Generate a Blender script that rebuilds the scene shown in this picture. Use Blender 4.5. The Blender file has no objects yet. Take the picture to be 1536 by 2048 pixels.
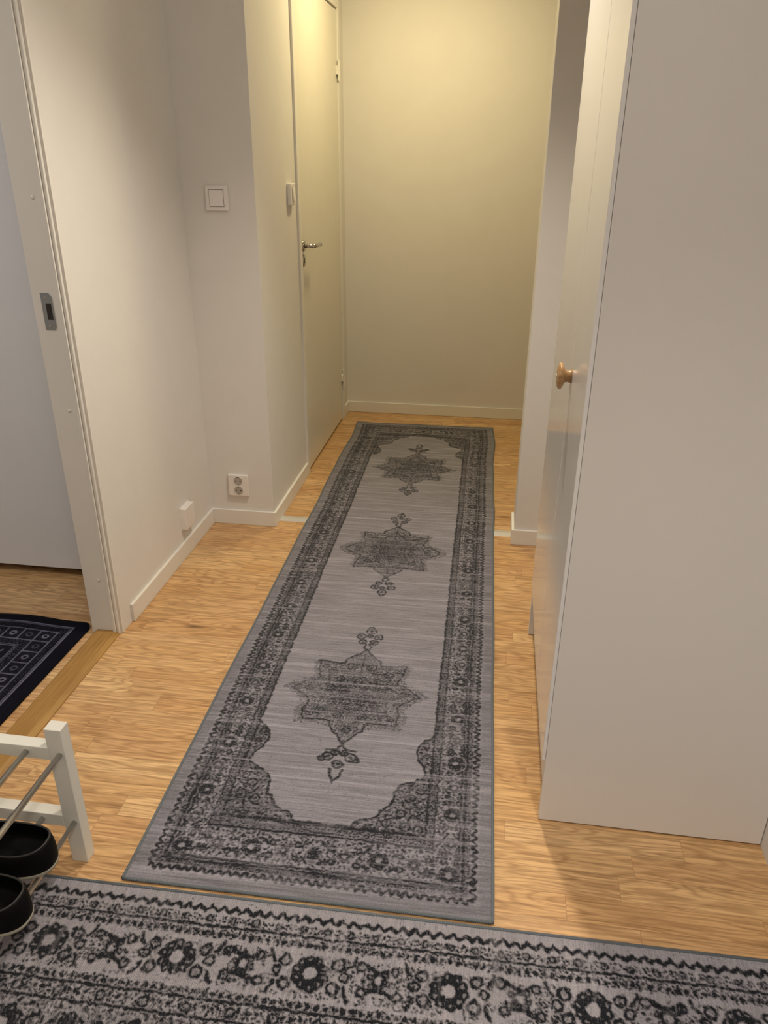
import bpy, bmesh, math, random
import numpy as np
from mathutils import Vector, Matrix
C = bpy.context.scene
COL = C.collection

# ------------------------------------------------------------------ camera
def make_camera():
    y, p, r = [math.radians(a) for a in (8.127, 24.777, 0.3911)]
    fwd = Vector((-math.sin(y)*math.cos(p), math.cos(y)*math.cos(p), -math.sin(p)))
    right = Vector((math.cos(y), math.sin(y), 0)); up = right.cross(fwd)
    rr = right*math.cos(r)+up*math.sin(r); uu = -right*math.sin(r)+up*math.cos(r)
    M = Matrix((rr, uu, -fwd)).transposed().to_4x4(); M.translation = (0, 0, 1.426)
    cd = bpy.data.cameras.new('camera'); cd.sensor_fit = 'HORIZONTAL'; cd.sensor_width = 36
    cd.lens = 36*1529.34/1536; cd.clip_start = 0.02
    o = bpy.data.objects.new('camera', cd); COL.objects.link(o); o.matrix_world = M
    C.camera = o
make_camera()

# ------------------------------------------------------------------ world, lights, exposure
w = bpy.data.worlds.new('world'); C.world = w; w.use_nodes = True
w.node_tree.nodes['Background'].inputs[0].default_value = (0.9, 0.9, 1.0, 1)
w.node_tree.nodes['Background'].inputs[1].default_value = 0.02
C.view_settings.view_transform = 'Standard'; C.view_settings.look = 'None'
C.view_settings.gamma = 1.0; C.view_settings.use_curve_mapping = False
C.view_settings.exposure = 0.0
def lamp(name, kind, loc, energy, color, **kw):
    l = bpy.data.lights.new(name, kind); l.energy = energy; l.color = color
    o = bpy.data.objects.new(name, l); COL.objects.link(o); o.location = loc
    for k, v in kw.items():
        if k == 'rot': o.rotation_euler = v
        else: setattr(l, k, v)
    return o
spot_rot = Vector((-0.043, -0.297, -0.954)).to_track_quat('-Z', 'Y').to_euler()
lamp('hall_downlight', 'SPOT', (-0.06, 2.08, 2.42), 98, (1.0, 0.88, 0.73), rot=spot_rot, spot_size=math.radians(123), spot_blend=0.7, shadow_soft_size=0.04)
lamp('passage_ceiling_lamp', 'AREA', (-0.38, 3.72, 2.40), 15, (1.0, 0.81, 0.43), shape='DISK', size=0.24)
lamp('entrance_fill_area', 'AREA', (0.40, -0.45, 2.42), 11.5, (1.0, 0.95, 0.88), shape='DISK', size=0.5)  # unseen area light behind the camera, added as general fill
lamp('entrance_fill_spot', 'SPOT', (0.42, 0.22, 2.45), 88, (1.0, 0.91, 0.80), spot_size=math.radians(94), spot_blend=1.0, shadow_soft_size=0.05)  # added unseen spot, lifts the near floor and the wardrobe's lower side panel
lamp('side_room_lamp', 'AREA', (-2.3, 1.0, 2.35), 16, (1.0, 0.975, 0.94), shape='DISK', size=0.6)

# ------------------------------------------------------------------ node helper
class NT:
    def __init__(s, name):
        s.m = bpy.data.materials.new(name); s.m.use_nodes = True
        s.t = s.m.node_tree; s.b = s.t.nodes['Principled BSDF']
    def n(s, typ, ins=None, **kw):
        nd = s.t.nodes.new(typ)
        for k, v in kw.items(): setattr(nd, k, v)
        for k, v in (ins or {}).items(): s.put(nd.inputs[k], v)
        return nd
    def put(s, sock, v):
        if hasattr(v, 'default_value') and hasattr(v, 'is_output'): s.t.links.new(v, sock)
        elif hasattr(v, 'outputs'): s.t.links.new(v.outputs[0], sock)
        elif isinstance(v, (tuple, list)) and len(v) == 3 and sock.type == 'RGBA': sock.default_value = (*v, 1)
        else: sock.default_value = v
    def math(s, op, a, b=0.0, c=0.0):
        nd = s.n('ShaderNodeMath', operation=op)
        s.put(nd.inputs[0], a); s.put(nd.inputs[1], b)
        if op in ('MULTIPLY_ADD', 'SMOOTHSTEP'): s.put(nd.inputs[2], c)
        return nd.outputs[0]
    def mix(s, f, a, b, mode='MIX'):
        nd = s.n('ShaderNodeMix', data_type='RGBA', blend_type=mode)
        s.put(nd.inputs[0], f); s.put(nd.inputs[6], a); s.put(nd.inputs[7], b)
        return nd.outputs[2]
    def ramp(s, f, stops):
        nd = s.n('ShaderNodeValToRGB'); s.put(nd.inputs[0], f)
        cr = nd.color_ramp
        while len(cr.elements) < len(stops): cr.elements.new(0.5)
        for e, (p, c) in zip(cr.elements, stops):
            e.position = p; e.color = (*c, 1) if len(c) == 3 else c
        return nd.outputs[0]
    def coords(s):
        return s.n('ShaderNodeTexCoord').outputs['Object']
    def mapped(s, vec, scale, loc=(0, 0, 0)):
        return s.n('ShaderNodeMapping', {'Vector': vec, 'Scale': scale, 'Location': loc}).outputs[0]
    def noise(s, vec, scale=1.0, detail=2.0, rough=0.5):
        return s.n('ShaderNodeTexNoise', {'Vector': vec, 'Scale': scale, 'Detail': detail, 'Roughness': rough}).outputs[0]
    def bump(s, h, strength=0.2, dist=0.001):
        s.put(s.b.inputs['Normal'], s.n('ShaderNodeBump', {'Height': h, 'Strength': strength, 'Distance': dist}).outputs[0])
    def set(s, **kw):
        for k, v in kw.items(): s.put(s.b.inputs[k.replace('_', ' ')], v)

def paint(name, col, rough=0.5, tex=0.0, texscale=300, spec=0.5, metal=0.0, var=0.03, coat=0.0):
    t = NT(name); co = t.coords()
    nz = t.noise(co, 9.0, 3)
    a = tuple(c*(1-var) for c in col); b = tuple(min(1, c*(1+var)) for c in col)
    t.set(Base_Color=t.mix(nz, a, b), Roughness=rough, Metallic=metal)
    t.b.inputs['Specular IOR Level'].default_value = spec
    t.b.inputs['Coat Weight'].default_value = coat
    t.b.inputs['Coat Roughness'].default_value = 0.12
    if tex: t.bump(t.noise(co, texscale, 3), tex, 0.0006)
    return t.m

M = {}
M['wall'] = paint('wall_paint', (0.74, 0.72, 0.69), 0.75, 0.35, 160)
M['ceiling'] = paint('ceiling_paint', (0.80, 0.79, 0.77), 0.85)
M['trim'] = paint('trim_lacquer', (0.78, 0.76, 0.71), 0.38)
M['door'] = paint('door_lacquer', (0.74, 0.71, 0.62), 0.34)
M['wardrobe'] = paint('wardrobe_laminate', (0.74, 0.715, 0.69), 0.42, var=0.01)
M['gloss'] = paint('wardrobe_door_lacquer', (0.80, 0.80, 0.80), 0.13, var=0.01)
M['plastic'] = paint('white_plastic', (0.80, 0.77, 0.74), 0.32, var=0.01)
M['dark'] = paint('dark_recess', (0.02, 0.018, 0.016), 0.6)
M['steel'] = paint('brushed_steel', (0.74, 0.73, 0.71), 0.27, metal=1.0)
M['nickel'] = paint('nickel', (0.50, 0.48, 0.44), 0.2, metal=1.0)
M['zinc'] = paint('zinc_plate', (0.42, 0.47, 0.50), 0.4, metal=0.8)
M['alu'] = paint('aluminium_strip', (0.78, 0.78, 0.76), 0.35, metal=0.6)
M['rackwhite'] = paint('white_painted_wood', (0.70, 0.69, 0.63), 0.5, 0.3, 120, var=0.06)
M['clog'] = paint('black_foam', (0.0030, 0.0030, 0.0034), 0.6, 0.15, 400, spec=0.12)
M['clogrim'] = paint('dark_grey_piping', (0.022, 0.021, 0.021), 0.45)
M['sole'] = paint('pale_rubber_sole', (0.34, 0.32, 0.26), 0.6, var=0.25)
M['cabinet'] = paint('cabinet_front', (0.72, 0.735, 0.765), 0.5)

def wood_floor():
    t = NT('oak_laminate'); co = t.coords()
    xyz = t.n('ShaderNodeSeparateXYZ', {0: co})
    X, Y = xyz.outputs[0], xyz.outputs[1]
    SW, SL = 0.0625, 0.40
    yr = t.math('DIVIDE', Y, SW); row = t.math('FLOOR', yr); fy = t.math('FRACT', yr)
    r1 = t.n('ShaderNodeTexWhiteNoise', {'W': row}, noise_dimensions='1D').outputs[0]
    xo = t.math('DIVIDE', t.math('ADD', X, t.math('MULTIPLY', r1, 7.3)), SL)
    colm = t.math('FLOOR', xo); fx = t.math('FRACT', xo)
    cell = t.n('ShaderNodeCombineXYZ', {0: colm, 1: row, 2: 3.7})
    wn = t.n('ShaderNodeTexWhiteNoise', {'Vector': cell}, noise_dimensions='3D')
    rnd, rcol = wn.outputs[0], wn.outputs[1]
    off = t.n('ShaderNodeVectorMath', {0: rcol, 1: (9.0, 9.0, 9.0)}, operation='MULTIPLY').outputs[0]
    v = t.n('ShaderNodeVectorMath', {0: co, 1: off}, operation='ADD').outputs[0]
    big = t.noise(t.mapped(v, (2.4, 17.0, 1.0)), 1.0, 2.0, 0.4)
    rings = t.math('SINE', t.math('MULTIPLY', big, 85.0))
    rings = t.math('MULTIPLY_ADD', rings, 0.5, 0.5)
    fine = t.noise(t.mapped(v, (9.0, 260.0, 1.0)), 1.0, 3, 0.6)
    fib = t.noise(t.mapped(v, (4.5, 120.0, 1.0)), 1.0, 4, 0.65)
    knot = t.n('ShaderNodeTexVoronoi', {'Vector': t.mapped(v, (2.2, 7.5, 1.0)), 'Scale': 1.0}).outputs[0]
    kd = t.math('SUBTRACT', 1.0, t.math('MULTIPLY', knot, 9.0)); kd = t.math('MAXIMUM', kd, 0.0)
    c = t.mix(rnd, (0.70, 0.43, 0.19), (0.82, 0.555, 0.28))
    sep = t.n('ShaderNodeSeparateColor', {0: rcol})
    c = t.mix(t.math('MULTIPLY', sep.outputs[1], 0.55), c, (0.56, 0.31, 0.14))
    c = t.mix(t.math('MULTIPLY', t.math('POWER', rings, 2.5), 0.45), c, (0.27, 0.125, 0.042))
    c = t.mix(t.math('MULTIPLY', t.ramp(fib, [(0.42, (0, 0, 0)), (0.75, (1, 1, 1))]), 0.65), c, (0.23, 0.105, 0.036))
    c = t.mix(t.math('MULTIPLY', t.ramp(fine, [(0.48, (0, 0, 0)), (0.70, (1, 1, 1))]), 0.5), c, (0.20, 0.09, 0.032))
    c = t.mix(t.math('MULTIPLY', kd, 0.9), c, (0.09, 0.045, 0.02))
    ey = t.math('MINIMUM', fy, t.math('SUBTRACT', 1.0, fy)); ex = t.math('MINIMUM', fx, t.math('SUBTRACT', 1.0, fx))
    jy = t.math('LESS_THAN', ey, 0.012); jx = t.math('LESS_THAN', ex, 0.0018)
    j = t.math('MAXIMUM', jy, jx)
    c = t.mix(t.math('MULTIPLY', j, 0.35), c, (0.14, 0.065, 0.025))
    t.set(Base_Color=c, Roughness=t.math('MULTIPLY_ADD', fib, 0.12, 0.30))
    t.b.inputs['Specular IOR Level'].default_value = 0.42
    t.bump(fib, 0.06, 0.0006)
    return t.m
M['floor'] = wood_floor()

def oak_strip():
    t = NT('golden_oak'); co = t.coords()
    g = t.noise(t.mapped(co, (150.0, 5.0, 5.0)), 1.0, 3, 0.6)
    b = t.noise(t.mapped(co, (26.0, 2.0, 2.0)), 1.0, 2)
    c = t.ramp(g, [(0.35, (0.40, 0.22, 0.055)), (0.62, (0.27, 0.135, 0.03))])
    c = t.mix(t.math('MULTIPLY', b, 0.4), c, (0.45, 0.25, 0.07))
    t.set(Base_Color=c, Roughness=0.38)
    return t.m
M['oak'] = oak_strip()

def knob_wood():
    t = NT('knob_wood'); co = t.coords()
    g = t.noise(t.mapped(co, (40.0, 40.0, 160.0)), 1.0, 3, 0.6)
    t.set(Base_Color=t.ramp(g, [(0.3, (0.52, 0.31, 0.13)), (0.7, (0.36, 0.19, 0.07))]), Roughness=0.28)
    t.b.inputs['Coat Weight'].default_value = 0.5
    return t.m
M['knob'] = knob_wood()

def rug_mat(name, light, dark, tint, rib, streak=0.35, wear=True, ribaxis=1):
    t = NT(name); co = t.coords()
    at = t.n('ShaderNodeAttribute', attribute_name='pattern'); p = at.outputs['Fac']
    sc = (7.0, 260.0, 1.0) if ribaxis == 1 else (260.0, 7.0, 1.0)
    st = t.noise(t.mapped(co, sc), 1.0, 3, 0.65)
    sc2 = (1.6, 55.0, 1.0) if ribaxis == 1 else (55.0, 1.6, 1.0)
    st2 = t.noise(t.mapped(co, sc2), 1.0, 3, 0.7)
    grain = t.noise(co, 620.0, 2, 0.7)
    low = t.noise(co, 7.0, 2)
    a = t.mix(low, light, tint)
    dk = tuple(0.52*x for x in light); lt = tuple(min(1, 1.35*x) for x in light)
    a = t.mix(t.math('MULTIPLY', t.ramp(st, [(0.40, (1, 1, 1)), (0.60, (0, 0, 0))]), streak), a, dk)
    a = t.mix(t.math('MULTIPLY', t.ramp(st2, [(0.50, (0, 0, 0)), (0.72, (1, 1, 1))]), streak), a, lt)
    pp = p
    if wear:
        k = t.math('MULTIPLY', t.ramp(st2, [(0.55, (0, 0, 0)), (0.80, (1, 1, 1))]), 0.45)
        pp = t.math('MULTIPLY', p, t.math('SUBTRACT', 1.0, k))
        pp = t.math('MINIMUM', t.math('MULTIPLY', pp, 1.25), 1.0)
        pp = t.math('POWER', pp, 0.85)
        pp = t.math('MULTIPLY', pp, t.ramp(grain, [(0.22, (0.78, 0.78, 0.78)), (0.5, (1, 1, 1))]))
    c = t.mix(pp, a, dark)
    g2 = t.ramp(grain, [(0.3, (0.70, 0.70, 0.70)), (0.7, (1.25, 1.25, 1.25))])
    c = t.mix(1.0, c, g2, 'MULTIPLY')
    t.set(Base_Color=c, Roughness=0.95)
    t.b.inputs['Specular IOR Level'].default_value = 0.12
    t.b.inputs['Sheen Weight'].default_value = 0.15 if wear else 0.0
    ys = t.n('ShaderNodeSeparateXYZ', {0: co}).outputs[ribaxis]
    rb = t.math('SINE', t.math('MULTIPLY', ys, 2*math.pi/rib))
    t.bump(t.math('ADD', rb, grain), 0.5, 0.0008)
    return t.m
M['runner'] = rug_mat('runner_pile', (0.315, 0.300, 0.345), (0.010, 0.0115, 0.016), (0.245, 0.236, 0.272), 0.0034, 0.75)
M['rug'] = rug_mat('rug_pile', (0.37, 0.35, 0.385), (0.004, 0.006, 0.010), (0.28, 0.268, 0.30), 0.0034, 0.4, True, 0)
M['mat'] = rug_mat('mat_pile', (0.0030, 0.0032, 0.0065), (0.17, 0.17, 0.24), (0.006, 0.006, 0.014), 0.003, 0.1, False)
def binding():
    t = NT('grey_binding'); co = t.coords()
    x = t.n('ShaderNodeSeparateXYZ', {0: co})
    s = t.math('SINE', t.math('MULTIPLY', t.math('ADD', x.outputs[0], x.outputs[1]), 2*math.pi/0.004))
    t.set(Base_Color=t.mix(t.math('MULTIPLY_ADD', s, 0.5, 0.5), (0.10, 0.118, 0.135), (0.165, 0.185, 0.205)), Roughness=0.85)
    t.bump(s, 0.5, 0.0008)
    return t.m
M['binding'] = binding()

# ------------------------------------------------------------------ mesh helpers
def link(name, bm, mat, parent=None, smooth=False, loc=None):
    me = bpy.data.meshes.new(name); bm.normal_update(); bm.to_mesh(me); bm.free()
    me.materials.append(M[mat] if isinstance(mat, str) else mat)
    if smooth:
        for p in me.polygons: p.use_smooth = True
    o = bpy.data.objects.new(name, me); COL.objects.link(o)
    if parent: o.parent = parent
    if loc: o.location = loc
    return o
def add_box(bm, lo, hi, bev=0.0, seg=2):
    tmp = bmesh.new(); bmesh.ops.create_cube(tmp, size=1)
    for v in tmp.verts:
        v.co = Vector([lo[i]+(v.co[i]+0.5)*(hi[i]-lo[i]) for i in range(3)])
    if bev: bmesh.ops.bevel(tmp, geom=tmp.edges[:], offset=bev, segments=seg, affect='EDGES', profile=0.5)
    merge(bm, tmp); return bm
def merge(bm, tmp):
    me = bpy.data.meshes.new('tmp'); tmp.to_mesh(me); tmp.free(); bm.from_mesh(me); bpy.data.meshes.remove(me)
def box(lo, hi, bev=0.0, seg=2): return add_box(bmesh.new(), lo, hi, bev, seg)
def add_tube(bm, pts, r, n=16, caps=True):
    pts = [Vector(p) for p in pts]; rings = []
    for i, p in enumerate(pts):
        d = (pts[min(i+1, len(pts)-1)]-pts[max(i-1, 0)]).normalized()
        a = d.orthogonal().normalized() if i == 0 else (prev - d*prev.dot(d)).normalized()
        prev = a; b = d.cross(a); rad = r[i] if isinstance(r, (list, tuple)) else r
        rings.append([bm.verts.new(p+(a*math.cos(2*math.pi*k/n)+b*math.sin(2*math.pi*k/n))*rad) for k in range(n)])
    for a, b in zip(rings, rings[1:]):
        for k in range(n): bm.faces.new((a[k], a[(k+1) % n], b[(k+1) % n], b[k]))
    if caps: bm.faces.new(rings[0][::-1]); bm.faces.new(rings[-1])
    return bm
def add_lathe(bm, prof, axis, origin, n=32):
    """prof: (radius, distance along axis)"""
    axis = Vector(axis).normalized(); a = axis.orthogonal().normalized(); b = axis.cross(a); origin = Vector(origin)
    rings = [[bm.verts.new(origin+axis*h+(a*math.cos(2*math.pi*k/n)+b*math.sin(2*math.pi*k/n))*max(r, 1e-5)) for k in range(n)] for r, h in prof]
    for p, q in zip(rings, rings[1:]):
        for k in range(n): bm.faces.new((p[k], p[(k+1) % n], q[(k+1) % n], q[k]))
    bm.faces.new(rings[0][::-1]); bm.faces.new(rings[-1])
    bmesh.ops.recalc_face_normals(bm, faces=bm.faces[:])
    return bm
def tag(o, label, cat, group=None):
    o['label'] = label; o['category'] = cat
    if group: o['group'] = group
    return o
def thing(name, label, cat, loc=(0, 0, 0), rz=0, group=None):
    o = bpy.data.objects.new(name, None); COL.objects.link(o); o.location = loc; o.rotation_euler = (0, 0, rz)
    o.empty_display_size = 0.05
    return tag(o, label, cat, group)
def struct(name, bm, mat, smooth=False):
    o = link(name, bm, mat, None, smooth); o['kind'] = 'structure'; return o

# ------------------------------------------------------------------ dimensions
XL, X2, X3, XR = -1.151, -0.8775, 0.1295, 0.6804
YC, YP, YQ, YF = 2.846, 2.837, 2.992, 4.511
T, HB, ZC = 0.011, 0.0663, 2.50
DY0, DY1 = 1.02, 1.972          # side-room doorway
JX = -1.240                     # room side of the left wall

# ------------------------------------------------------------------ room shell
struct('floor', box((-3.4, -2.0, -0.05), (1.9, 4.7, 0.0)), 'floor')
struct('ceiling', box((-3.4, -2.0, ZC), (1.9, 4.7, ZC+0.05)), 'ceiling')
b = bmesh.new()
add_box(b, (JX, 1.985, 0), (XL, YC+0.05, ZC)); add_box(b, (JX, -1.7, 0), (XL, DY0-0.013, ZC)); add_box(b, (JX, DY0-0.013, 2.10), (XL, 1.985, ZC))
struct('wall_left', b, 'wall')
b = bmesh.new()
LY0, LY1, LZ = 3.474, 4.338, 2.088          # door leaf
add_box(b, (XL-0.02, YC, 0), (X2, 3.43, ZC)); add_box(b, (XL-0.02, 3.43, 2.14), (X2, 4.385, ZC))
add_box(b, (XL-0.02, 4.385, 0), (X2, YF+0.02, ZC)); add_box(b, (XL-0.02, 3.43, 0), (X2-0.06, 4.385, 2.14))
struct('wall_switch', b, 'wall')
struct('wall_far', box((X2-0.2, YF, 0), (1.7, YF+0.08, ZC)), 'wall')
struct('wall_passage_right', box((1.6, YQ, 0), (1.68, YF, ZC)), 'wall')
struct('wall_partition', box((X3, YP, 0), (1.68, YQ, ZC), 0.002), 'wall')
struct('wall_right', box((XR, -1.7, 0), (XR+0.08, YP, ZC)), 'wall')
struct('wall_entrance', box((-3.3, -1.78, 0), (XR+0.08, -1.7, ZC)), 'wall')
struct('wall_side_room_back', box((-3.3, 2.85, 0), (JX, 2.93, ZC)), 'wall')
struct('wall_side_room_left', box((-3.3, -1.7, 0), (-3.22, 2.85, ZC)), 'wall')

# baseboards
def base(name, *boxes):
    b = bmesh.new()
    for lo, hi in boxes: add_box(b, lo, hi, 0.0018, 2)
    return struct(name, b, 'trim')
base('baseboard_left', ((XL, 2.051, 0.0005), (XL+T, YC, HB)))
base('baseboard_switch', ((XL+T, YC-T, 0.0005), (X2+T, YC, HB)))
base('baseboard_door_near', ((X2, YC, 0.0005), (X2+T, 3.43, HB)))
base('baseboard_door_far', ((X2, 4.385, 0.0005), (X2+T, YF-T, HB)))
base('baseboard_far', ((X2, YF-T, 0.0005), (1.6, YF, HB)))
base('baseboard_partition', ((X3-T, YP-T, 0.0005), (XR, YP, HB)), ((X3-T, YP, 0.0005), (X3, YQ+T, HB)), ((X3, YQ, 0.0005), (1.6, YQ+T, HB)))
base('baseboard_right', ((XR-T, -1.7, 0.0005), (XR, 0.9, HB)))

# passage door with frame
b = bmesh.new()
add_box(b, (X2-0.055, 3.43, 0), (X2+0.010, LY0-0.004, 2.14), 0.002)
add_box(b, (X2-0.055, LY1+0.004, 0), (X2+0.010, 4.385, 2.14), 0.002)
add_box(b, (X2-0.055, LY0-0.004, LZ+0.006), (X2+0.010, LY1+0.004, 2.14), 0.002)
struct('trim_1', b, 'trim')
d1 = struct('door_1', box((X2-0.042, LY0, 0.012), (X2+0.002, LY1, LZ), 0.0015), 'door')
DXF = X2+0.002
hy, hz = 3.508, 1.072
b = bmesh.new(); add_lathe(b, [(0.0, 0), (0.0245, 0), (0.0245, 0.005), (0.022, 0.008), (0.0, 0.008)], (1, 0, 0), (DXF, hy, hz))
link('handle_rose', b, 'nickel', d1, True)
b = bmesh.new(); add_tube(b, [(DXF+0.007, hy, hz), (DXF+0.05, hy, hz)], 0.0085)
add_tube(b, [(DXF+0.047, hy-0.008, hz), (DXF+0.053, hy+0.02, hz), (DXF+0.056, hy+0.06, hz-0.001), (DXF+0.056, hy+0.105, hz-0.003), (DXF+0.054, hy+0.118, hz-0.004)], [0.008, 0.0095, 0.0085, 0.0095, 0.007])
link('handle_lever', b, 'nickel', d1, True)
b = bmesh.new()
add_lathe(b, [(0.0, 0), (0.018, 0), (0.018, 0.004), (0.0165, 0.006), (0.0, 0.006)], (1, 0, 0), (DXF, hy+0.002, hz-0.063))
for v in b.verts: v.co.z = (hz-0.063)+(v.co.z-(hz-0.063))*1.55
kp = link('keyhole_plate', b, 'nickel', d1, True)
link('keyhole', box((DXF+0.0055, hy-0.0015, hz-0.074), (DXF+0.0068, hy+0.0055, hz-0.052), 0.0005), 'dark', kp)
for z0 in (0.257, 1.828):
    b = bmesh.new(); add_tube(b, [(X2+0.012, LY1+0.002, z0-0.045), (X2+0.012, LY1+0.002, z0+0.045)], 0.0065)
    add_box(b, (X2-0.002, LY1-0.02, z0-0.02), (X2+0.012, LY1+0.022, z0+0.02), 0.001)
    link('hinge', b, 'trim', d1)
    b2 = bmesh.new()

# side-room doorway: jambs, casing, strike plate, threshold
b = bmesh.new()
for s, y in ((1, DY1), (-1, DY0)):
    def bx(x0, x1, ya, yb):
        add_box(b, (x0, min(y+s*ya, y+s*yb), 0), (x1, max(y+s*ya, y+s*yb), 2.10), 0.0012)
    bx(JX-0.012, -1.176, 0.0, 0.013)
    bx(-1.176, -1.1665, -0.007, 0.013)
    bx(-1.1655, -1.157, -0.002, 0.013)
    bx(-1.157, -1.149, 0.007, 0.0135)
add_box(b, (JX-0.012, DY0, 2.088), (-1.157, DY1, 2.10), 0.001)
tr2 = struct('trim_2', b, 'trim')
b = bmesh.new()
zl, zh = 0.992, 1.092; xa, xb = -1.2265, -1.1945; yy = DY1
prof = [(xa, zl), (xb-0.006, zl), (xb, zl+0.008), (xb, zh-0.012), (xb-0.008, zh), (xa, zh)]
f1 = [b.verts.new((x, yy-0.002, z)) for x, z in prof]; f0 = [b.verts.new((x, yy+0.001, z)) for x, z in prof]
b.faces.new(f1)
for i in range(len(prof)): b.faces.new((f1[i], f0[i], f0[(i+1) % 6], f1[(i+1) % 6]))
bmesh.ops.recalc_face_normals(b, faces=b.faces[:])
sp = link('strike_plate', b, 'zinc', tr2)
link('latch_hole', box((-1.2145, yy-0.0026, 1.020), (-1.199, yy-0.0012, 1.064), 0.0002), 'dark', sp)
for z in (1.004, 1.080):
    b = bmesh.new(); add_lathe(b, [(0, 0), (0.0035, 0), (0.003, 0.0015), (0, 0.002)], (0, -1, 0), (-1.2115, yy-0.0018, z), 12)
    link('screw', b, 'steel', sp)
for z in (1.331, 0.761, 0.20):
    b = bmesh.new(); add_lathe(b, [(0, 0), (0.006, 0), (0.0055, 0.0012), (0, 0.0018)], (0, -1, 0), (-1.20, yy, z), 16)
    link('screw_cap', b, 'trim', tr2, True)
b = bmesh.new()
pr = [(-1.243, 0.0), (-1.243, 0.004), (-1.232, 0.013), (-1.172, 0.013), (-1.157, 0.003), (-1.157, 0.0)]
va = [b.verts.new((x, DY0, z)) for x, z in pr]; vb = [b.verts.new((x, DY1-0.0005, z)) for x, z in pr]
for i in range(len(pr)): b.faces.new((va[i], va[(i+1) % 6], vb[(i+1) % 6], vb[i]))
b.faces.new(va[::-1]); b.faces.new(vb); bmesh.ops.recalc_face_normals(b, faces=b.faces[:])
struct('trim_3', b, 'oak')
# metal strip across the passage floor
b = bmesh.new()
pr = [(2.898, 0.0), (2.900, 0.003), (2.923, 0.005), (2.946, 0.003), (2.948, 0.0)]
va = [b.verts.new((X2+T, y, z)) for y, z in pr]; vb = [b.verts.new((X3-T, y, z)) for y, z in pr]
for i in range(len(pr)): b.faces.new((va[i], va[(i+1) % 5], vb[(i+1) % 5], vb[i]))
b.faces.new(va[::-1]); b.faces.new(vb); bmesh.ops.recalc_face_normals(b, faces=b.faces[:])
struct('trim_4', b, 'alu')

# ------------------------------------------------------------------ wardrobe
WX, WD, WY0, WY1, WZ = 0.1777, 0.1692, 1.384, 2.19, 2.12
wr = thing('wardrobe', 'tall pale grey wardrobe with glossy doors standing against the right wall', 'wardrobe', (0.42, 1.78, 0))
def wp(name, lo, hi, mat, bev=0.0008, parent=None):
    b = box(lo, hi, bev); o = link(name, b, mat, parent or wr)
    if not parent:
        o.matrix_parent_inverse = Matrix.Translation(wr.location).inverted()
    return o
wp('side_panel', (WX, WY0, 0.005), (XR-0.002, WY0+0.016, WZ), 'wardrobe')
wp('side_panel', (WX-0.004, WY1-0.016, 0.003), (XR-0.002, WY1, WZ), 'wardrobe')
wp('plinth', (WX+0.014, WY0+0.016, 0.003), (WX+0.03, WY1-0.016, 0.19), 'wardrobe')
wp('bottom_shelf', (WX+0.002, WY0+0.016, 0.19), (XR-0.02, WY1-0.016, 0.206), 'wardrobe')
wp('top_panel', (WX+0.002, WY0+0.016, WZ-0.016), (XR-0.02, WY1-0.016, WZ), 'wardrobe')
wp('back_panel', (XR-0.02, WY0+0.016, 0.003), (XR-0.002, WY1-0.016, WZ), 'wardrobe')
GAP = 1.683
dn = wp('door', (WD, WY0, 0.186), (WX-0.0005, GAP-0.0012, WZ), 'gloss', 0.0015)
df = wp('door', (WD, GAP+0.0012, 0.186), (WX-0.0005, WY1-0.018, WZ), 'gloss', 0.0015)
b = bmesh.new(); prof = [(0.0, 0), (0.0150, 0.0), (0.0135, 0.005), (0.0128, 0.011), (0.0155, 0.0155), (0.0245, 0.0185), (0.0290, 0.0225), (0.0280, 0.027), (0.0215, 0.0305), (0.011, 0.032), (0, 0.0322)]
KO = Vector((WD+0.0004, 1.662, 1.003))
add_lathe(b, prof, (-1, 0, 0), KO, 32)
ko = link('knob', b, 'knob', dn, True); ko['label'] = 'turned reddish wood knob'
b = bmesh.new(); add_lathe(b, [(0, 0), (0.0045, 0), (0.004, 0.0014), (0, 0.002)], (-1, 0, 0), KO+Vector((-0.0315, 0, 0)), 16)
kk = link('knob_screw', b, 'steel', dn, True)

# ------------------------------------------------------------------ switches, socket, junction box
def rocker_switch(name, label, origin, ux, nrm, wdt, hgt, depth, tilt=0.0, cat='light switch', rw=0.62, rh=0.66):
    """plate + rocker on a wall; ux = horizontal direction on the wall, nrm = out of wall"""
    root = thing(name, label, cat, origin)
    B = Matrix((Vector(ux), Vector(nrm), Vector((0, 0, 1)))).transposed().to_4x4()
    def tr(b):
        bmesh.ops.transform(b, matrix=B, verts=b.verts[:]); bmesh.ops.recalc_face_normals(b, faces=b.faces[:]); return b
    b = box((-wdt/2, 0.0, -hgt/2), (wdt/2, depth, hgt/2), 0.004, 3)
    link('plate', tr(b), 'plastic', root)
    b = box((-wdt*rw/2-0.0012, depth-0.004, -hgt*rh/2-0.0012), (wdt*rw/2+0.0012, depth+0.0003, hgt*rh/2+0.0012))
    link('groove', tr(b), 'dark', root)
    b = box((-wdt*rw/2, depth-0.004, -hgt*rh/2), (wdt*rw/2, depth+0.0022, hgt*rh/2), 0.001)
    for v in b.verts:
        if v.co.y > depth: v.co.y += tilt*(hgt*rh/2-v.co.z)/(hgt*rh/2)
    link('rocker', tr(b), 'plastic', root)
    return root
rocker_switch('light_switch', 'square white light switch on the recessed wall above the double socket', (-1.018, YC, 1.295), (1, 0, 0), (0, -1, 0), 0.084, 0.084, 0.011, 0.0006)
rocker_switch('light_switch', 'narrow yellowish white light switch beside the closed passage door frame', (X2, 3.318, 1.292), (0, -1, 0), (1, 0, 0), 0.076, 0.084, 0.017, 0.0032, rw=0.42, rh=0.62)

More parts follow.
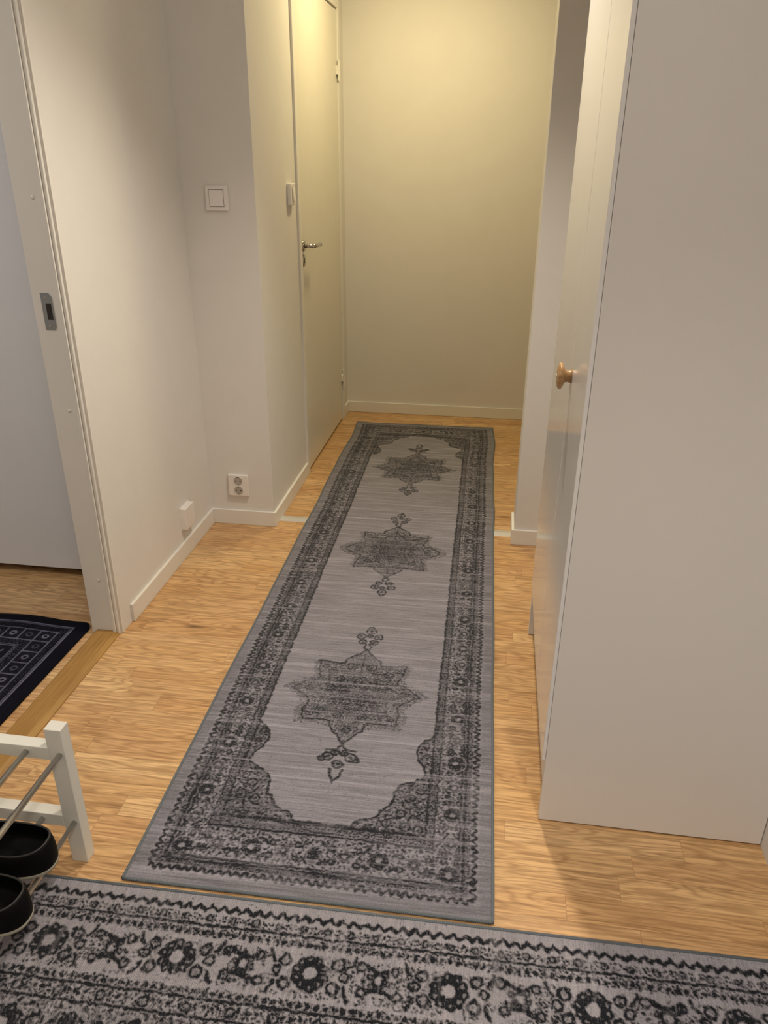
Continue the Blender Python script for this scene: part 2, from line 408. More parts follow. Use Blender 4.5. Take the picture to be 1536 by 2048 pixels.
so = thing('power_socket', 'white double wall socket just above the baseboard of the recessed wall', 'socket', (-1.021, YC, 0.181))
b = box((-0.0435, -0.013, -0.048), (0.0435, 0, 0.048), 0.004, 3); link('plate', b, 'plastic', so)
for z in (0.021, -0.021):
    b = bmesh.new()
    add_lathe(b, [(0.0205, 0.0125), (0.0205, 0.0142), (0.0192, 0.0142), (0.018, 0.0132), (0.0175, 0.0125)], (0, -1, 0), (0, 0, z), 32)
    ring = link('socket_ring', b, 'plastic', so, True)
    b = bmesh.new(); add_lathe(b, [(0, 0.0), (0.0185, 0.0), (0.0185, 0.0007), (0, 0.0007)], (0, -1, 0), (0, -0.0128, z), 32)
    cup = link('socket_cup', b, paint('socket_cup', (0.40, 0.37, 0.33), 0.5), so)
    for x in (-0.0095, 0.0095):
        b = bmesh.new(); add_lathe(b, [(0, 0), (0.0026, 0), (0.0026, 0.0006), (0, 0.0006)], (0, -1, 0), (x, -0.0135, z), 12)
        link('pin_hole', b, 'dark', so)
    for dz in (0.0165, -0.0165):
        link('earth_clip', box((-0.003, -0.0146, z+dz-0.0015), (0.003, -0.0132, z+dz+0.0015), 0.0003), 'dark', so)
jb = thing('junction_box', 'small white plastic box low on the left wall near the corner', 'junction box', (XL, 2.56, 0.162))
link('cover', box((0.006, -0.042, -0.043), (0.026, 0.042, 0.043), 0.0015), 'plastic', jb)
link('base', box((0.0, -0.0435, -0.0445), (0.0065, 0.0435, 0.0445), 0.0008), 'plastic', jb)

# ------------------------------------------------------------------ side-room cabinet
cb = thing('cabinet', 'pale grey cabinet front standing in the room through the left doorway', 'cabinet', (-1.75, 2.3, 0))
def cp(name, lo, hi, mat): return link(name, box(lo, hi, 0.0015), mat, cb)
cp('body', (-0.58, 0.02, 0.05), (0.36, 0.5, 2.0), 'cabinet')
cp('door', (-0.58, 0.0, 0.036), (0.36, 0.019, 2.0), 'cabinet')
cp('plinth', (-0.57, 0.07, 0.002), (0.35, 0.46, 0.05), 'dark')

# ------------------------------------------------------------------ shoe rack
rk = thing('shoe_rack', 'low white wooden shoe rack with steel rods beside the left doorway', 'shoe rack', (-0.98, 0.76, 0))
RX, RY = rk.location.x, rk.location.y
PX = (-0.8365, -1.118); PYS = (1.127, 0.40)
def rb(name, lo, hi, mat='rackwhite', bev=0.0015):
    return link(name, box((lo[0]-RX, lo[1]-RY, lo[2]), (hi[0]-RX, hi[1]-RY, hi[2]), bev), mat, rk)
for py in PYS:
    z0 = 0.0 if py > 1 else 0.0065
    for px in PX:
        rb('post', (px-0.0185, py-0.015, z0), (px+0.0185, py+0.015, 0.371))
    for za, zb in ((0.29, 0.322), (0.103, 0.135)):
        rb('rail', (PX[1]+0.0185, py-0.015, za), (PX[0]-0.0185, py+0.013, zb))
for z in (0.307, 0.119):
    for k in range(4):
        x = -0.830-0.0685*k-(0.006 if k else 0)
        b = bmesh.new(); add_tube(b, [(x-RX, PYS[1]+0.014-RY, z), (x-RX, PYS[0]-0.013-RY, z)], 0.0062, 16)
        link('rod', b, 'steel', rk, True)

# ------------------------------------------------------------------ clogs
def clog(label, loc, rz):
    root = thing('clog', label, 'clog', loc, rz, 'black clogs on the shoe rack')
    n = 56
    def outer(a):
        c, s = math.cos(a), math.sin(a)
        x = 0.128*math.copysign(abs(c)**0.74, c); wv = 0.050+0.005*(0.5-0.5*c)
        return x, wv*math.copysign(abs(s)**0.8, s)
    def opening(a):
        c, s = math.cos(a), math.sin(a)
        return 0.038+0.081*math.copysign(abs(c)**0.78, c), 0.042*math.copysign(abs(s)**0.8, s)
    def ring(bm, bl, z, sc=1.0):
        vs = []
        for k in range(n):
            a = 2*math.pi*k/n; o, q = outer(a), opening(a)
            vs.append(bm.verts.new(((o[0]*(1-bl)+q[0]*bl)*sc, (o[1]*(1-bl)+q[1]*bl)*sc, z(a) if callable(z) else z)))
        return vs
    def skin(bm, rings, cap0=True, cap1=True):
        for p, q in zip(rings, rings[1:]):
            for k in range(n): bm.faces.new((p[k], p[(k+1) % n], q[(k+1) % n], q[k]))
        if cap0: bm.faces.new(rings[0][::-1])
        if cap1: bm.faces.new(rings[-1])
        bmesh.ops.recalc_face_normals(bm, faces=bm.faces[:]); return bm
    rim = lambda a: 0.058+0.008*math.cos(a)**2
    b = bmesh.new()
    skin(b, [ring(b, 0.06, 0.009), ring(b, -0.03, 0.020), ring(b, 0.0, 0.036), ring(b, 0.2, 0.049), ring(b, 0.6, lambda a: 0.055+0.008*math.cos(a)**2), ring(b, 0.9, lambda a: rim(a)), ring(b, 1.0, lambda a: rim(a)-0.002),
             ring(b, 1.02, lambda a: rim(a)-0.008), ring(b, 0.95, 0.036), ring(b, 0.85, 0.022), ring(b, 1.0, 0.017, 0.9)])
    link('upper', b, 'clog', root, True)
    b = bmesh.new(); skin(b, [ring(b, 0.02, 0.0, 0.97), ring(b, 0.0, 0.003, 1.0), ring(b, 0.0, 0.009, 1.005), ring(b, 0.0, 0.0125, 0.98)])
    link('sole', b, 'sole', root, True)
    pts = []
    for k in range(n+1):
        a = 2*math.pi*k/n; q = opening(a); pts.append((q[0]*1.0+0.0, q[1]*1.0, rim(a)+0.0005))
    b = bmesh.new(); add_tube(b, pts, 0.0022, 8, False); link('collar_piping', b, 'clogrim', root, True)
    return root
clog('black clog on the lower rack rods, nearer the white end post', (-0.934, 0.998, 0.1253), 0.0)
clog('black clog on the lower rack rods, farther from the white end post', (-0.916, 0.878, 0.1253), -0.03)

# ------------------------------------------------------------------ rug painting
rng = np.random.default_rng(7)
def filt_noise(nx, ny, wl_x, wl_y=None, seed=0):
    r = np.random.default_rng(seed); wl_y = wl_y or wl_x
    f = np.fft.rfft2(r.standard_normal((nx, ny)))
    kx = np.fft.fftfreq(nx)[:, None]*wl_x; ky = np.fft.rfftfreq(ny)[None, :]*wl_y
    k = np.sqrt(kx**2+ky**2)
    o = np.fft.irfft2(f*np.exp(-((k-0.9)/0.35)**2), (nx, ny)); return o/o.std()
def low_noise(nx, ny, wl_x, wl_y=None, seed=0):
    r = np.random.default_rng(seed); wl_y = wl_y or wl_x
    f = np.fft.rfft2(r.standard_normal((nx, ny)))
    kx = np.fft.fftfreq(nx)[:, None]*wl_x; ky = np.fft.rfftfreq(ny)[None, :]*wl_y
    o = np.fft.irfft2(f*np.exp(-(kx**2+ky**2)), (nx, ny)); return o/o.std()
def sm(x, a, b): t = np.clip((x-a)/(b-a), 0, 1); return t*t*(3-2*t)
class Canvas:
    def __init__(s, x0, x1, y0, y1, h):
        s.h = h; s.x = np.arange(x0, x1+h*0.5, h); s.y = np.arange(y0, y1+h*0.5, h)
        s.D = np.zeros((len(s.x), len(s.y)))
        s.X, s.Y = np.meshgrid(s.x, s.y, indexing='ij')
    def win(s, xa, xb, ya, yb):
        i0, i1 = np.searchsorted(s.x, (xa, xb)); j0, j1 = np.searchsorted(s.y, (ya, yb))
        return slice(i0, i1), slice(j0, j1)
    def line(s, pts, wd, val=1.0):
        for (xa, ya), (xb, yb) in zip(pts, pts[1:]):
            W = s.win(min(xa, xb)-wd*2, max(xa, xb)+wd*2, min(ya, yb)-wd*2, max(ya, yb)+wd*2)
            X, Y = s.X[W], s.Y[W]
            if X.size == 0: continue
            dx, dy = xb-xa, yb-ya; L = dx*dx+dy*dy+1e-12
            t = np.clip(((X-xa)*dx+(Y-ya)*dy)/L, 0, 1)
            d = np.hypot(X-xa-t*dx, Y-ya-t*dy)
            s.D[W] = np.maximum(s.D[W], val*(1-sm(d, wd*0.5-s.h*0.4, wd*0.5+s.h*0.7)))
    def ring(s, cx, cy, r, wd, val=1.0, ex=1.0):
        W = s.win(cx-r*max(ex, 1)-wd*2, cx+r*max(ex, 1)+wd*2, cy-r-wd*2, cy+r+wd*2); X, Y = s.X[W], s.Y[W]
        if X.size == 0: return
        d = np.abs(np.hypot((X-cx)/ex, Y-cy)-r)
        s.D[W] = np.maximum(s.D[W], val*(1-sm(d, wd*0.5-s.h*0.4, wd*0.5+s.h*0.7)))
    def disk(s, cx, cy, r, val=1.0, erase=False):
        W = s.win(cx-r*1.6-0.003, cx+r*1.6+0.003, cy-r*1.6-0.003, cy+r*1.6+0.003); X, Y = s.X[W], s.Y[W]
        if X.size == 0: return
        m = 1-sm(np.hypot(X-cx, Y-cy), r-s.h*0.5, r+s.h*0.7)
        s.D[W] = s.D[W]*(1-m*val) if erase else np.maximum(s.D[W], val*m)
    def flower(s, cx, cy, r, petals=8, val=1.0):
        s.disk(cx, cy, r*1.3, 0.55, True)
        for k in range(petals):
            a = 2*math.pi*(k+0.3)/petals
            s.disk(cx+r*0.78*math.cos(a), cy+r*0.78*math.sin(a), r*0.34, val*0.92)
        s.ring(cx, cy, r*0.55, r*0.26, val)
        for k in range(petals):
            a = 2*math.pi*(k+0.3)/petals
            s.disk(cx+r*0.85*math.cos(a), cy+r*0.85*math.sin(a), r*0.10, 0.7, True)
        s.disk(cx, cy, r*0.36, 0.92, True)
    def floret(s, cx, cy, r, val=0.9):
        s.ring(cx, cy, r, r*0.55, val); s.disk(cx, cy, r*0.25, 0.4)
    def leaf(s, cx, cy, ang, ln, wd, val=0.9):
        c, n = math.cos(ang), math.sin(ang); P = []
        for k in range(7):
            t = k/6-0.5; bend = 0.22*ln*(0.25-t*t)*2
            P.append((cx+ln*t*c-bend*n, cy+ln*t*n+bend*c))
        s.line(P, wd, val)
def warp(D, h, amp, wl, seed):
    nx, ny = D.shape
    a = low_noise(nx, ny, wl/h, None, seed)*amp/h; b = low_noise(nx, ny, wl/h, None, seed+1)*amp/h
    I, J = np.meshgrid(np.arange(nx), np.arange(ny), indexing='ij')
    return D[np.clip(np.rint(I+a), 0, nx-1).astype(int), np.clip(np.rint(J+b), 0, ny-1).astype(int)]
def bolder(D, k):
    E = D.copy()
    for ax in (0, 1):
        for sh in (1, -1): E = np.maximum(E, k*np.roll(D, sh, ax))
    return np.clip(E*1.08, 0, 1)
def inside(px, py, X, Y):
    r = np.zeros(X.shape, bool); n = len(px)
    for i in range(n):
        x0, y0, x1, y1 = px[i], py[i], px[(i+1) % n], py[(i+1) % n]
        if y0 == y1: continue
        c = ((y0 > Y) != (y1 > Y)) & (X < (x1-x0)*(Y-y0)/(y1-y0)+x0); r ^= c
    return r
def smooth_poly(P, it=2):
    for _ in range(it):
        Q = [P[0]]
        for a, b in zip(P, P[1:]):
            Q += [(a[0]*.75+b[0]*.25, a[1]*.75+b[1]*.25), (a[0]*.25+b[0]*.75, a[1]*.25+b[1]*.75)]
        P = Q+[P[-1]]
    return P
def filler(nx, ny, wl, seed, amt=1.0):
    """dense arabesque: curling contour lines and blobs"""
    a = filt_noise(nx, ny, wl, None, seed); b2 = filt_noise(nx, ny, wl*0.62, None, seed+1)
    ln = (1-sm(np.abs(a), 0.12, 0.28))*sm(b2, -0.55, -0.15); bl = sm(b2, 0.85, 1.15)
    return np.clip(np.maximum(ln*0.85, bl*0.97)*amt, 0, 1)

def rug_mesh(name, x, y, pat, z, mat, label, cat, loc, rz, edge_fn=None, thick=0.004):
    """flat woven piece: dense top with the printed pattern as a colour attribute, plus closed sides"""
    nx, ny = len(x), len(y)
    X, Y = np.meshgrid(x, y, indexing='ij')
    if edge_fn is not None: X, Y, Zo = edge_fn(X, Y)
    else: Zo = np.zeros_like(X)
    top = np.stack([X, Y, z+Zo], -1).reshape(-1, 3)
    idx = np.arange(nx*ny).reshape(nx, ny)
    q = np.stack([idx[:-1, :-1], idx[1:, :-1], idx[1:, 1:], idx[:-1, 1:]], -1).reshape(-1, 4)
    per = np.concatenate([idx[:-1, 0], idx[-1, :-1], idx[1:, -1][::-1], idx[0, 1:][::-1]])
    low = top[per].copy(); low[:, 2] -= thick
    nb = len(top); lows = np.arange(nb, nb+len(per))
    sides = np.stack([per, lows, np.roll(lows, -1), np.roll(per, -1)], -1)
    V = np.concatenate([top, low]).astype(np.float32); F = np.concatenate([q, sides]).astype(np.int32)
    me = bpy.data.meshes.new(name)
    me.vertices.add(len(V)); me.vertices.foreach_set('co', V.ravel())
    me.loops.add(F.size); me.loops.foreach_set('vertex_index', F.ravel())
    me.polygons.add(len(F)); me.polygons.foreach_set('loop_start', np.arange(0, F.size, 4, dtype=np.int32))
    me.polygons.foreach_set('loop_total', np.full(len(F), 4, np.int32))
    me.update(calc_edges=True)
    at = me.color_attributes.new('pattern', 'BYTE_COLOR', 'POINT')
    p = np.concatenate([pat.reshape(-1), np.zeros(len(per))])
    rgba = np.stack([p, p, p, np.ones_like(p)], -1).astype(np.float32)
    at.data.foreach_set('color', rgba.ravel())
    me.materials.append(M[mat])
    o = bpy.data.objects.new(name, me); COL.objects.link(o); o.location = loc; o.rotation_euler = (0, 0, rz)
    return tag(o, label, cat), X, Y, Zo
def bind(parent, pts, r):
    b = bmesh.new(); add_tube(b, pts, r, 10)
    return link('edge_binding', b, 'binding', parent, True)

# ---- runner: a quarter is drawn and mirrored
H_ = 0.0016
HW, HL = 0.398, 1.601
cv = Canvas(0.0, HW, 0.0, HL, H_)           # x = distance from the middle line, y = distance from the near end
nx, ny = cv.D.shape; U, Vv = cv.X, cv.Y
eu = HW-U; ev = np.where(Vv > 0.08, 0.08+(Vv-0.08)*(0.052/0.084), Vv); e = np.minimum(eu, ev)
side = eu < ev
sp_b = smooth_poly([(0.252, 0.585), (0.246, 0.54), (0.225, 0.522), (0.200, 0.495), (0.203, 0.45), (0.228, 0.41), (0.231, 0.385), (0.205, 0.365), (0.172, 0.352), (0.158, 0.33), (0.158, 0.285), (0.132, 0.265), (0.128, 0.238), (0.087, 0.231), (0.075, 0.212), (0.057, 0.192), (0.028, 0.178), (0.0, 0.175)])
field = inside([p[0] for p in sp_b]+[0, 0.2405, 0.2405], [p[1] for p in sp_b]+[2, 2, 0.585], U, Vv)|((Vv > 0.6) & (eu > 0.158))
fil = filler(nx, ny, 0.0165/H_, 11); fil2 = filler(nx, ny, 0.0105/H_, 21)
D = cv.D
band = (e > 0.080) & (e < 0.131)
D += np.where(band, fil*0.85, 0)
D += np.where(e < 0.027, 0.16, 0)
guard = ((e > 0.052) & (e < 0.064)) | ((e > 0.138) & (e < 0.152))
D += np.where(guard, np.clip(fil2*0.9+0.32, 0, 1), 0)
D += np.where((e > 0.026) & (e < 0.052), 0.10*fil2, 0)
span = (~field) & (e >= 0.158)
D += np.where(span, np.clip(np.maximum(fil*0.9, fil2*0.55), 0, 1), 0)
np.clip(D, 0, 1, out=D)
for c0, wd, val in ((0.0655, 0.0065, 0.95), (0.0755, 0.0055, 0.9), (0.1345, 0.004, 0.9), (0.1545, 0.0055, 0.95)):
    D[:] = np.maximum(D, val*(1-sm(np.abs(e-c0), wd*0.35, wd*0.7)))
def frame_path(c0, amp, per):
    P1 = [(HW-c0-amp*math.sin(2*math.pi*s/per), c0+s) for s in np.arange(0, HL-c0+per, per/8)]
    P2 = [(HW-c0-s, c0+amp*math.sin(2*math.pi*s/per)) for s in np.arange(0, HW-c0+per, per/8)]
    return P1, P2
for c0, amp, wd, ph in ((0.041, 0.0055, 0.0052, 0),):
    for P in frame_path(c0, amp, 0.0195): cv.line(P, wd, 0.95)
for k in range(90):        # loops between the zigzag and the first line
    s = 0.045+k*0.0195
    if s < HL: cv.disk(HW-0.0465, s, 0.0032, 0.8)
    if s < HW: cv.disk(HW-s, 0.0465, 0.0032, 0.8)
v = 0.1; k = 0
while v < HL+0.05:
    cv.flower(0.304, v, 0.0215 if k % 2 == 0 else 0.019)
    for sx in (-1, 1):
        for dv, du, r in ((0.036, 0.014, 0.0062), (0.055, 0.017, 0.0055), (-0.036, 0.014, 0.0062)):
            cv.floret(0.304+sx*du, v+dv, r)
        cv.leaf(0.304+sx*0.016, v+0.070, 0.9*sx, 0.018, 0.004); cv.leaf(0.304+sx*0.014, v+0.102, -0.9*sx, 0.018, 0.004)
    if v > 0.12 or True:
        cv.flower(0.304, v+0.086, 0.0145, 6, 0.75)
    v += 0.172; k += 1
for u in (0.146, -0.009):
    cv.flower(u, 0.118, 0.021)
for u in (0.225, 0.07):
    cv.flower(u, 0.118, 0.014, 6, 0.8)
    for s in (-1, 1):
        for q in (-1, 1): cv.floret(u+s*0.03, 0.118+q*0.018, 0.0065); cv.leaf(u+s*0.048, 0.118+q*0.022, s*q*0.7, 0.02, 0.004)
cv.line(sp_b, 0.0042, 1.0)
for (x0, y0, r) in ((0.222, 0.50, 0.010), (0.228, 0.46, 0.007), (0.20, 0.31, 0.012), (0.215, 0.27, 0.013), (0.18, 0.26, 0.011), (0.15, 0.225, 0.011), (0.11, 0.205, 0.009), (0.222, 0.335, 0.010), (0.195, 0.22, 0.012), (0.225, 0.215, 0.011)):
    cv.ring(x0, y0, r, 0.0042, 0.9); cv.disk(x0, y0, r*0.3, 0.8)
for ang, x0, y0 in ((0.8, 0.222, 0.30), (2.2, 0.19, 0.285), (1.5, 0.205, 0.24), (0.3, 0.165, 0.24), (2.6, 0.23, 0.25), (1.2, 0.20, 0.345)):
    cv.leaf(x0, y0, ang, 0.03, 0.004)
star = [(0.0, 0.224), (0.012, 0.205), (0.034, 0.182), (0.052, 0.165), (0.056, 0.145), (0.075, 0.142), (0.134, 0.152), (0.129, 0.105), (0.118, 0.07), (0.122, 0.055), (0.15, 0.045), (0.165, 0.03), (0.187, 0.006), (0.16, -0.012), (0.14, -0.03), (0.128, -0.05), (0.138, -0.08), (0.131, -0.128), (0.085, -0.122), (0.052, -0.126), (0.045, -0.155), (0.02, -0.185), (0.0, -0.215)]
def medallion(v0, flip=1):
    P = [(a, v0+flip*b2) for a, b2 in star]
    ins = inside([p[0] for p in P], [p[1] for p in P], U, Vv)
    core = np.exp(-(((U)/0.085)**2+((Vv-v0)/0.085)**2))
    D[:] = np.where(ins, np.clip(np.maximum(D, fil2*(0.75+0.2*core)+0.22*core+0.05), 0, 1), D)
    halo = inside([p[0]*1.16 for p in P], [v0+(p[1]-v0)*1.13 for p in P], U, Vv) & ~ins & (np.abs(Vv-v0) < 0.15)
    D[:] = np.where(halo, np.maximum(D, 0.6*fil2), D)
    cv.line(P, 0.0036, 0.9)
    cv.line([(a*0.72, v0+flip*b2*0.70) for a, b2 in star], 0.0032, 0.75)
    cv.line([(a*0.42, v0+flip*b2*0.42) for a, b2 in star], 0.0032, 0.75)
    for a, b2, r in ((0.035, 0.012, 0.015), (0.022, -0.04, 0.012), (0.075, 0.02, 0.012), (0.03, 0.13, 0.014), (0.085, 0.10, 0.013), (0.11, 0.12, 0.009), (0.09, -0.085, 0.013), (0.115, -0.1, 0.01), (0.035, -0.1, 0.012), (0.14, 0.012, 0.010), (0.0, 0.06, 0.013), (0.0, -0.16, 0.010), (0.06, -0.045, 0.012), (0.055, 0.065, 0.011)):
        cv.ring(a, v0+flip*b2, r, 0.0036, 0.85); cv.disk(a, v0+flip*b2, r*0.35, 0.75)
    cv.line([(0, v0+flip*0.11), (0, v0+flip*0.19)], 0.0032, 0.9)
    # upper finial
    f = lambda a, b2: (a, v0+flip*b2)
    cv.line([f(0, 0.215), f(0.012, 0.235), f(0.004, 0.25), f(0.018, 0.262)], 0.0032, 0.9)
    for a, b2, r in ((0.0, 0.328, 0.0155), (0.029, 0.295, 0.0135), (0.019, 0.265, 0.0115), (0.0, 0.300, 0.008)):
        cv.ring(*f(a, b2), r, 0.0036, 0.9); cv.disk(*f(a, b2), r*0.4, 0.8)
    cv.line([f(0.010, 0.342), f(0, 0.356)], 0.0036, 0.9)
    # lower pendant
    cv.line([f(0.0, -0.215), f(0.014, -0.235), f(0.04, -0.238)], 0.0034, 0.85)
    for a, b2, r in ((0.030, -0.262, 0.0135), (0.012, -0.248, 0.010), (0.0, -0.29, 0.013), (0.045, -0.272, 0.008)):
        cv.ring(*f(a, b2), r, 0.0042, 0.95); cv.disk(*f(a, b2), r*0.45, 0.8)
    cv.line([f(0.016, -0.308), f(0.012, -0.33), f(0, -0.35)], 0.0052, 1.0)
medallion(0.69)
medallion(HL, -1)
full = np.concatenate([D[:0:-1], D], 0); full = np.concatenate([full, full[:, -2::-1]], 1)
NX, NY = full.shape
full = bolder(warp(full, H_, 0.0014, 0.014, 91), 0.58)
wear = low_noise(NX, NY, 0.25/H_, 0.008/H_, 31); wear2 = low_noise(NX, NY, 0.12/H_, 0.12/H_, 32); chip = low_noise(NX, NY, 0.006/H_, 0.004/H_, 33)
full = full*np.clip(0.86-0.16*np.clip(wear, -1, 3)-0.08*wear2, 0.1, 1.0)
full *= np.clip(1.0-0.45*sm(chip, 0.6, 1.6), 0, 1)
for vc in (0.385, 0.60, 0.735, 1.12, 1.34, 1.72, 2.06, 2.44, 2.74):     # fold creases worn pale
    j = np.arange(NY)*H_; gate = sm(low_noise(NX, 2, 0.06/H_, 1, int(vc*1000))[:, :1], -0.3, 0.9)
    full *= 1-0.85*np.exp(-((j[None, :]-vc-0.0015*np.sin(np.arange(NX)[:, None]*0.02))/0.0028)**2)*gate
full = np.clip(full+0.30*sm(chip, 2.1, 2.6), 0, 1)
xs = np.concatenate([-cv.x[:0:-1], cv.x]); ys = np.concatenate([cv.y, 2*HL-cv.y[-2::-1]])-HL
def wavy(X, Y):
    t = Y+HL
    s = 0.0022*np.sin(t*7.0)+0.0016*np.sin(t*13.0+1.0)
    far = sm(t, 1.6, 2.6)
    Xn = X+(s*(0.4+1.3*far))*np.abs(X)/HW
    Zo = 0.0012*(1+np.sin(t*16.0))*far*sm(np.abs(X), 0.25, HW)
    return Xn, Y, Zo
RUN = (-0.348, 2.689, 0.0)
runner, RXg, RYg, RZg = rug_mesh('runner_rug', xs, ys, full, 0.0055, 'runner', 'long narrow grey runner rug with three dark medallions leading to the far wall', 'rug', RUN, 0.0147, wavy, 0.0050)
per = [(RXg[i, 0], RYg[i, 0], RZg[i, 0]) for i in range(0, NX-1, 8)]+[(RXg[-1, j], RYg[-1, j], RZg[-1, j]) for j in range(0, NY-1, 8)]
per += [(RXg[i, -1], RYg[i, -1], RZg[i, -1]) for i in range(NX-1, 0, -8)]+[(RXg[0, j], RYg[0, j], RZg[0, j]) for j in range(NY-1, 0, -8)]
per.append(per[0])
bind(runner, [(a, b2, 0.0042+c) for a, b2, c in per], 0.0039)

# ---- wide rug in the foreground
H2 = 0.0017
BW, BD = 1.74, 0.95
cw = Canvas(0.0, BW, 0.0, BD, H2)     # x along the edge, y = distance from the far edge
nx, ny = cw.D.shape; S, E = cw.X, cw.Y
fA = filler(nx, ny, 0.021/H2, 51); fB = filler(nx, ny, 0.0125/H2, 61)
D = cw.D
D += np.where((E > 0.105) & (E < 0.19), 0.9*fB*sm(low_noise(nx, ny, 0.03/H2, None, 5), -0.1, 0.5), 0)
D += np.where(((E > 0.045) & (E < 0.062)) | ((E > 0.073) & (E < 0.092)) | ((E > 0.196) & (E < 0.211)) | ((E > 0.220) & (E < 0.245)), 0.9*fB, 0)
D += np.where(E > 0.255, np.maximum(0.9*fA, 0.7*fB), 0); np.clip(D, 0, 1, out=D)
for c0, wd in ((0.0675, 0.0048), (0.2155, 0.0052), (0.250, 0.0042)):
    D[:] = np.maximum(D, 0.97*(1-sm(np.abs(E-c0), wd*0.35, wd*0.7)))
P = []; s = 0.0; i = 0
while s < BW+0.02:
    P.append((s, 0.0355 if i % 2 else 0.0245)); s += 0.0125; i += 1
cw.line(P, 0.0062, 1.0)
r2 = random.Random(4)
for k in range(int(BW/0.0165)):
    s = 0.008+k*0.0165
    cw.disk(s, 0.0845, 0.0048, 0.9); cw.disk(s+0.008, 0.204, 0.0045, 0.9)
    if k % 3 == 0: cw.floret(s, 0.0535, 0.0062, 0.8)
    if k % 5 == 2: cw.floret(s, 0.2335, 0.0085, 0.9)
    elif k % 5 != 1: cw.disk(s, 0.2305, 0.0042, 0.9)
FX0 = 0.30
k = -2
while FX0+0.133*k < BW+0.1:
    c = FX0+0.133*k; m = k % 2 == 0
    if m:
        cw.flower(c, 0.141, 0.033, 10)
        for sx in (-1, 1):
            cw.floret(c+sx*0.047, 0.166, 0.0105); cw.floret(c+sx*0.052, 0.119, 0.0100); cw.floret(c+sx*0.066, 0.141, 0.0085)
            cw.leaf(c+sx*0.074, 0.174, sx*1.1, 0.026, 0.0062); cw.leaf(c+sx*0.078, 0.112, -sx*1.0, 0.026, 0.006)
    else:
        cw.flower(c, 0.139, 0.021, 6, 0.8)
        cw.leaf(c-0.006, 0.116, 0.25, 0.042, 0.0085); cw.leaf(c+0.004, 0.164, math.pi+0.2, 0.044, 0.0085)
        for sx in (-1, 1): cw.floret(c+sx*0.036, 0.141+sx*0.026, 0.0085); cw.ring(c+sx*0.030, 0.141-sx*0.024, 0.008, 0.0045, 0.9)
        for q in range(12): cw.disk(c+r2.uniform(-0.04, 0.04), 0.141+r2.uniform(-0.035, 0.035), r2.uniform(0.002, 0.0045), 0.9)
    k += 1
for k in range(16):
    c = 0.06+0.118*k
    cw.flower(c, 0.305, 0.034, 8); cw.ring(c+0.059, 0.300, 0.017, 0.006, 0.9); cw.leaf(c+0.045, 0.335, 0.8, 0.04, 0.007)
D[:] = bolder(warp(D, H2, 0.0013, 0.012, 95), 0.45)
wear = low_noise(nx, ny, 0.010/H2, 0.30/H2, 71); wear2 = low_noise(nx, ny, 0.16/H2, None, 72); chip = low_noise(nx, ny, 0.004/H2, 0.006/H2, 73)
D *= np.clip(0.95-0.14*np.clip(wear, -1, 3)-0.06*wear2, 0.1, 1.0)
D *= np.clip(1.0-0.4*sm(chip, 0.7, 1.6), 0, 1)
D[:] = np.clip(D+0.55*sm(chip, 2.2, 2.6), 0, 1)
BL = (-1.105, 1.0585, 0.0)
big, a_, b_, c_ = rug_mesh('area_rug', cw.x, -cw.y, D, 0.0055, 'rug', 'wide grey rug with black floral border lying across the foreground', 'rug', BL, 0.018, None, 0.0050)
big.data.flip_normals()
bind(big, [(0, -BD, 0.0043), (0, 0, 0.0043)], 0.0039)
bind(big, [(0, 0, 0.0043), (BW, 0, 0.0043)], 0.0039)
bind(big, [(BW, 0, 0.0043), (BW, -BD, 0.0043)], 0.0039)

# ---- navy door mat in the side room
H3 = 0.002
MW, MD = 0.62, 0.95
cm = Canvas(0.0, MW, 0.0, MD, H3)     # x = distance from right edge, y = distance from far edge
nx, ny = cm.D.shape; D = cm.D
A, B2 = np.minimum(cm.X, MW-cm.X), np.minimum(cm.Y, MD-cm.Y); e = np.minimum(A, B2)
fm = filler(nx, ny, 0.011/H3, 81)
for c0, wd, val in ((0.046, 0.005, 0.9), (0.053, 0.003, 0.7), (0.082, 0.004, 0.85), (0.140, 0.004, 0.9), (0.170, 0.003, 0.8), (0.177, 0.003, 0.8)):
    D[:] = np.maximum(D, val*(1-sm(np.abs(e-c0), wd*0.35, wd*0.75)))
D[:] = np.maximum(D, np.where((e > 0.056) & (e < 0.079), 0.22*fm, 0)); D[:] = np.maximum(D, np.where((e > 0.143) & (e < 0.168), 0.35*fm, 0))
D[:] = np.maximum(D, np.where((e > 0.085) & (e < 0.137), 0.14*fm, 0)); D[:] = np.maximum(D, np.where(e > 0.18, 0.08*fm, 0))
k = 0
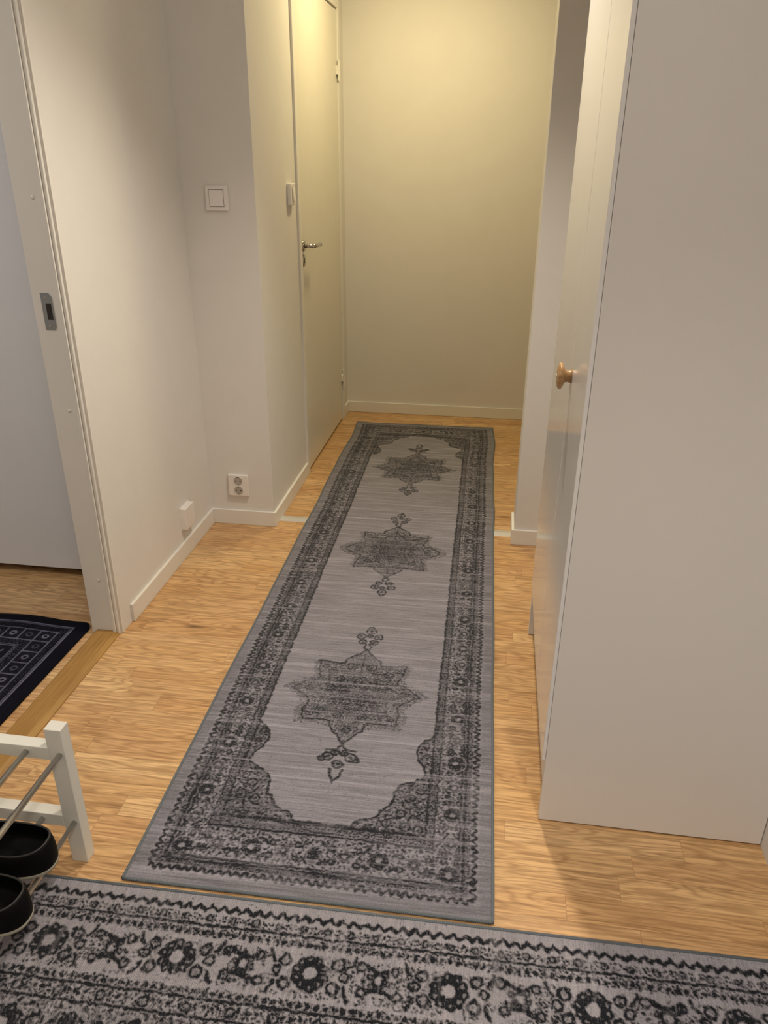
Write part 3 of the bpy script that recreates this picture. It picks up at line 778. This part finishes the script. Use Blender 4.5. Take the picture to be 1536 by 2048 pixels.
while 0.082+0.058*k < MD-0.08:
    s = 0.082+0.058*k
    cm.line([(0.082, s), (0.140, s)], 0.004, 0.85); cm.line([(MW-0.082, s), (MW-0.140, s)], 0.004, 0.85)
    cm.ring(0.111, s+0.029, 0.009, 0.0045, 0.95 if k % 2 == 0 else 0.4); k += 1
k = 0
while 0.082+0.058*k < MW-0.08:
    s = 0.082+0.058*k
    cm.line([(s, 0.082), (s, 0.140)], 0.004, 0.85); cm.line([(s, MD-0.082), (s, MD-0.140)], 0.004, 0.85)
    cm.ring(s+0.029, 0.111, 0.009, 0.0045, 0.95 if k % 2 == 0 else 0.4); k += 1
for a, b2 in ((0.215, 0.215), (0.26, 0.25), (0.24, 0.30), (0.30, 0.22)):
    cm.leaf(a, b2, 0.8, 0.035, 0.006, 0.7); cm.leaf(a+0.01, b2, 2.2, 0.03, 0.006, 0.7)
D *= np.clip(0.9-0.12*low_noise(nx, ny, 0.02/H3, None, 85), 0.2, 1)
def round_corner(X, Y):
    # X runs from 0 to -MW, Y from 0 to -MD: pull the corners in to a radius and let the edge ripple
    r = 0.045; Xn, Yn = X.copy(), Y.copy()
    for sx, cx in ((1, -r), (-1, -MW+r)):
        for sy, cy in ((1, -r), (-1, -MD+r)):
            dx, dy = (X-cx)*sx, (Y-cy)*sy; m = (dx > 0) & (dy > 0)
            d = np.hypot(dx, dy)+1e-9; mx = np.maximum(dx, dy)
            Xn = np.where(m, cx+sx*dx*mx/d, Xn); Yn = np.where(m, cy+sy*dy*mx/d, Yn)
    ed = np.minimum(np.minimum(-Xn, MW+Xn), np.minimum(-Yn, MD+Yn))
    Yn = Yn+0.005*np.sin(Xn*20.0)*sm(Yn, -0.2, 0.0)
    return Xn, Yn, 0.0-0.005*(1-sm(ed, 0.0, 0.02))
mat, a_, b_, c_ = rug_mesh('door_mat', -cm.x, -cm.y, D, 0.0105, 'mat', 'dark navy patterned mat on the floor inside the left doorway', 'mat', (-1.268, 2.018, 0.0), -0.02, round_corner, 0.0045)
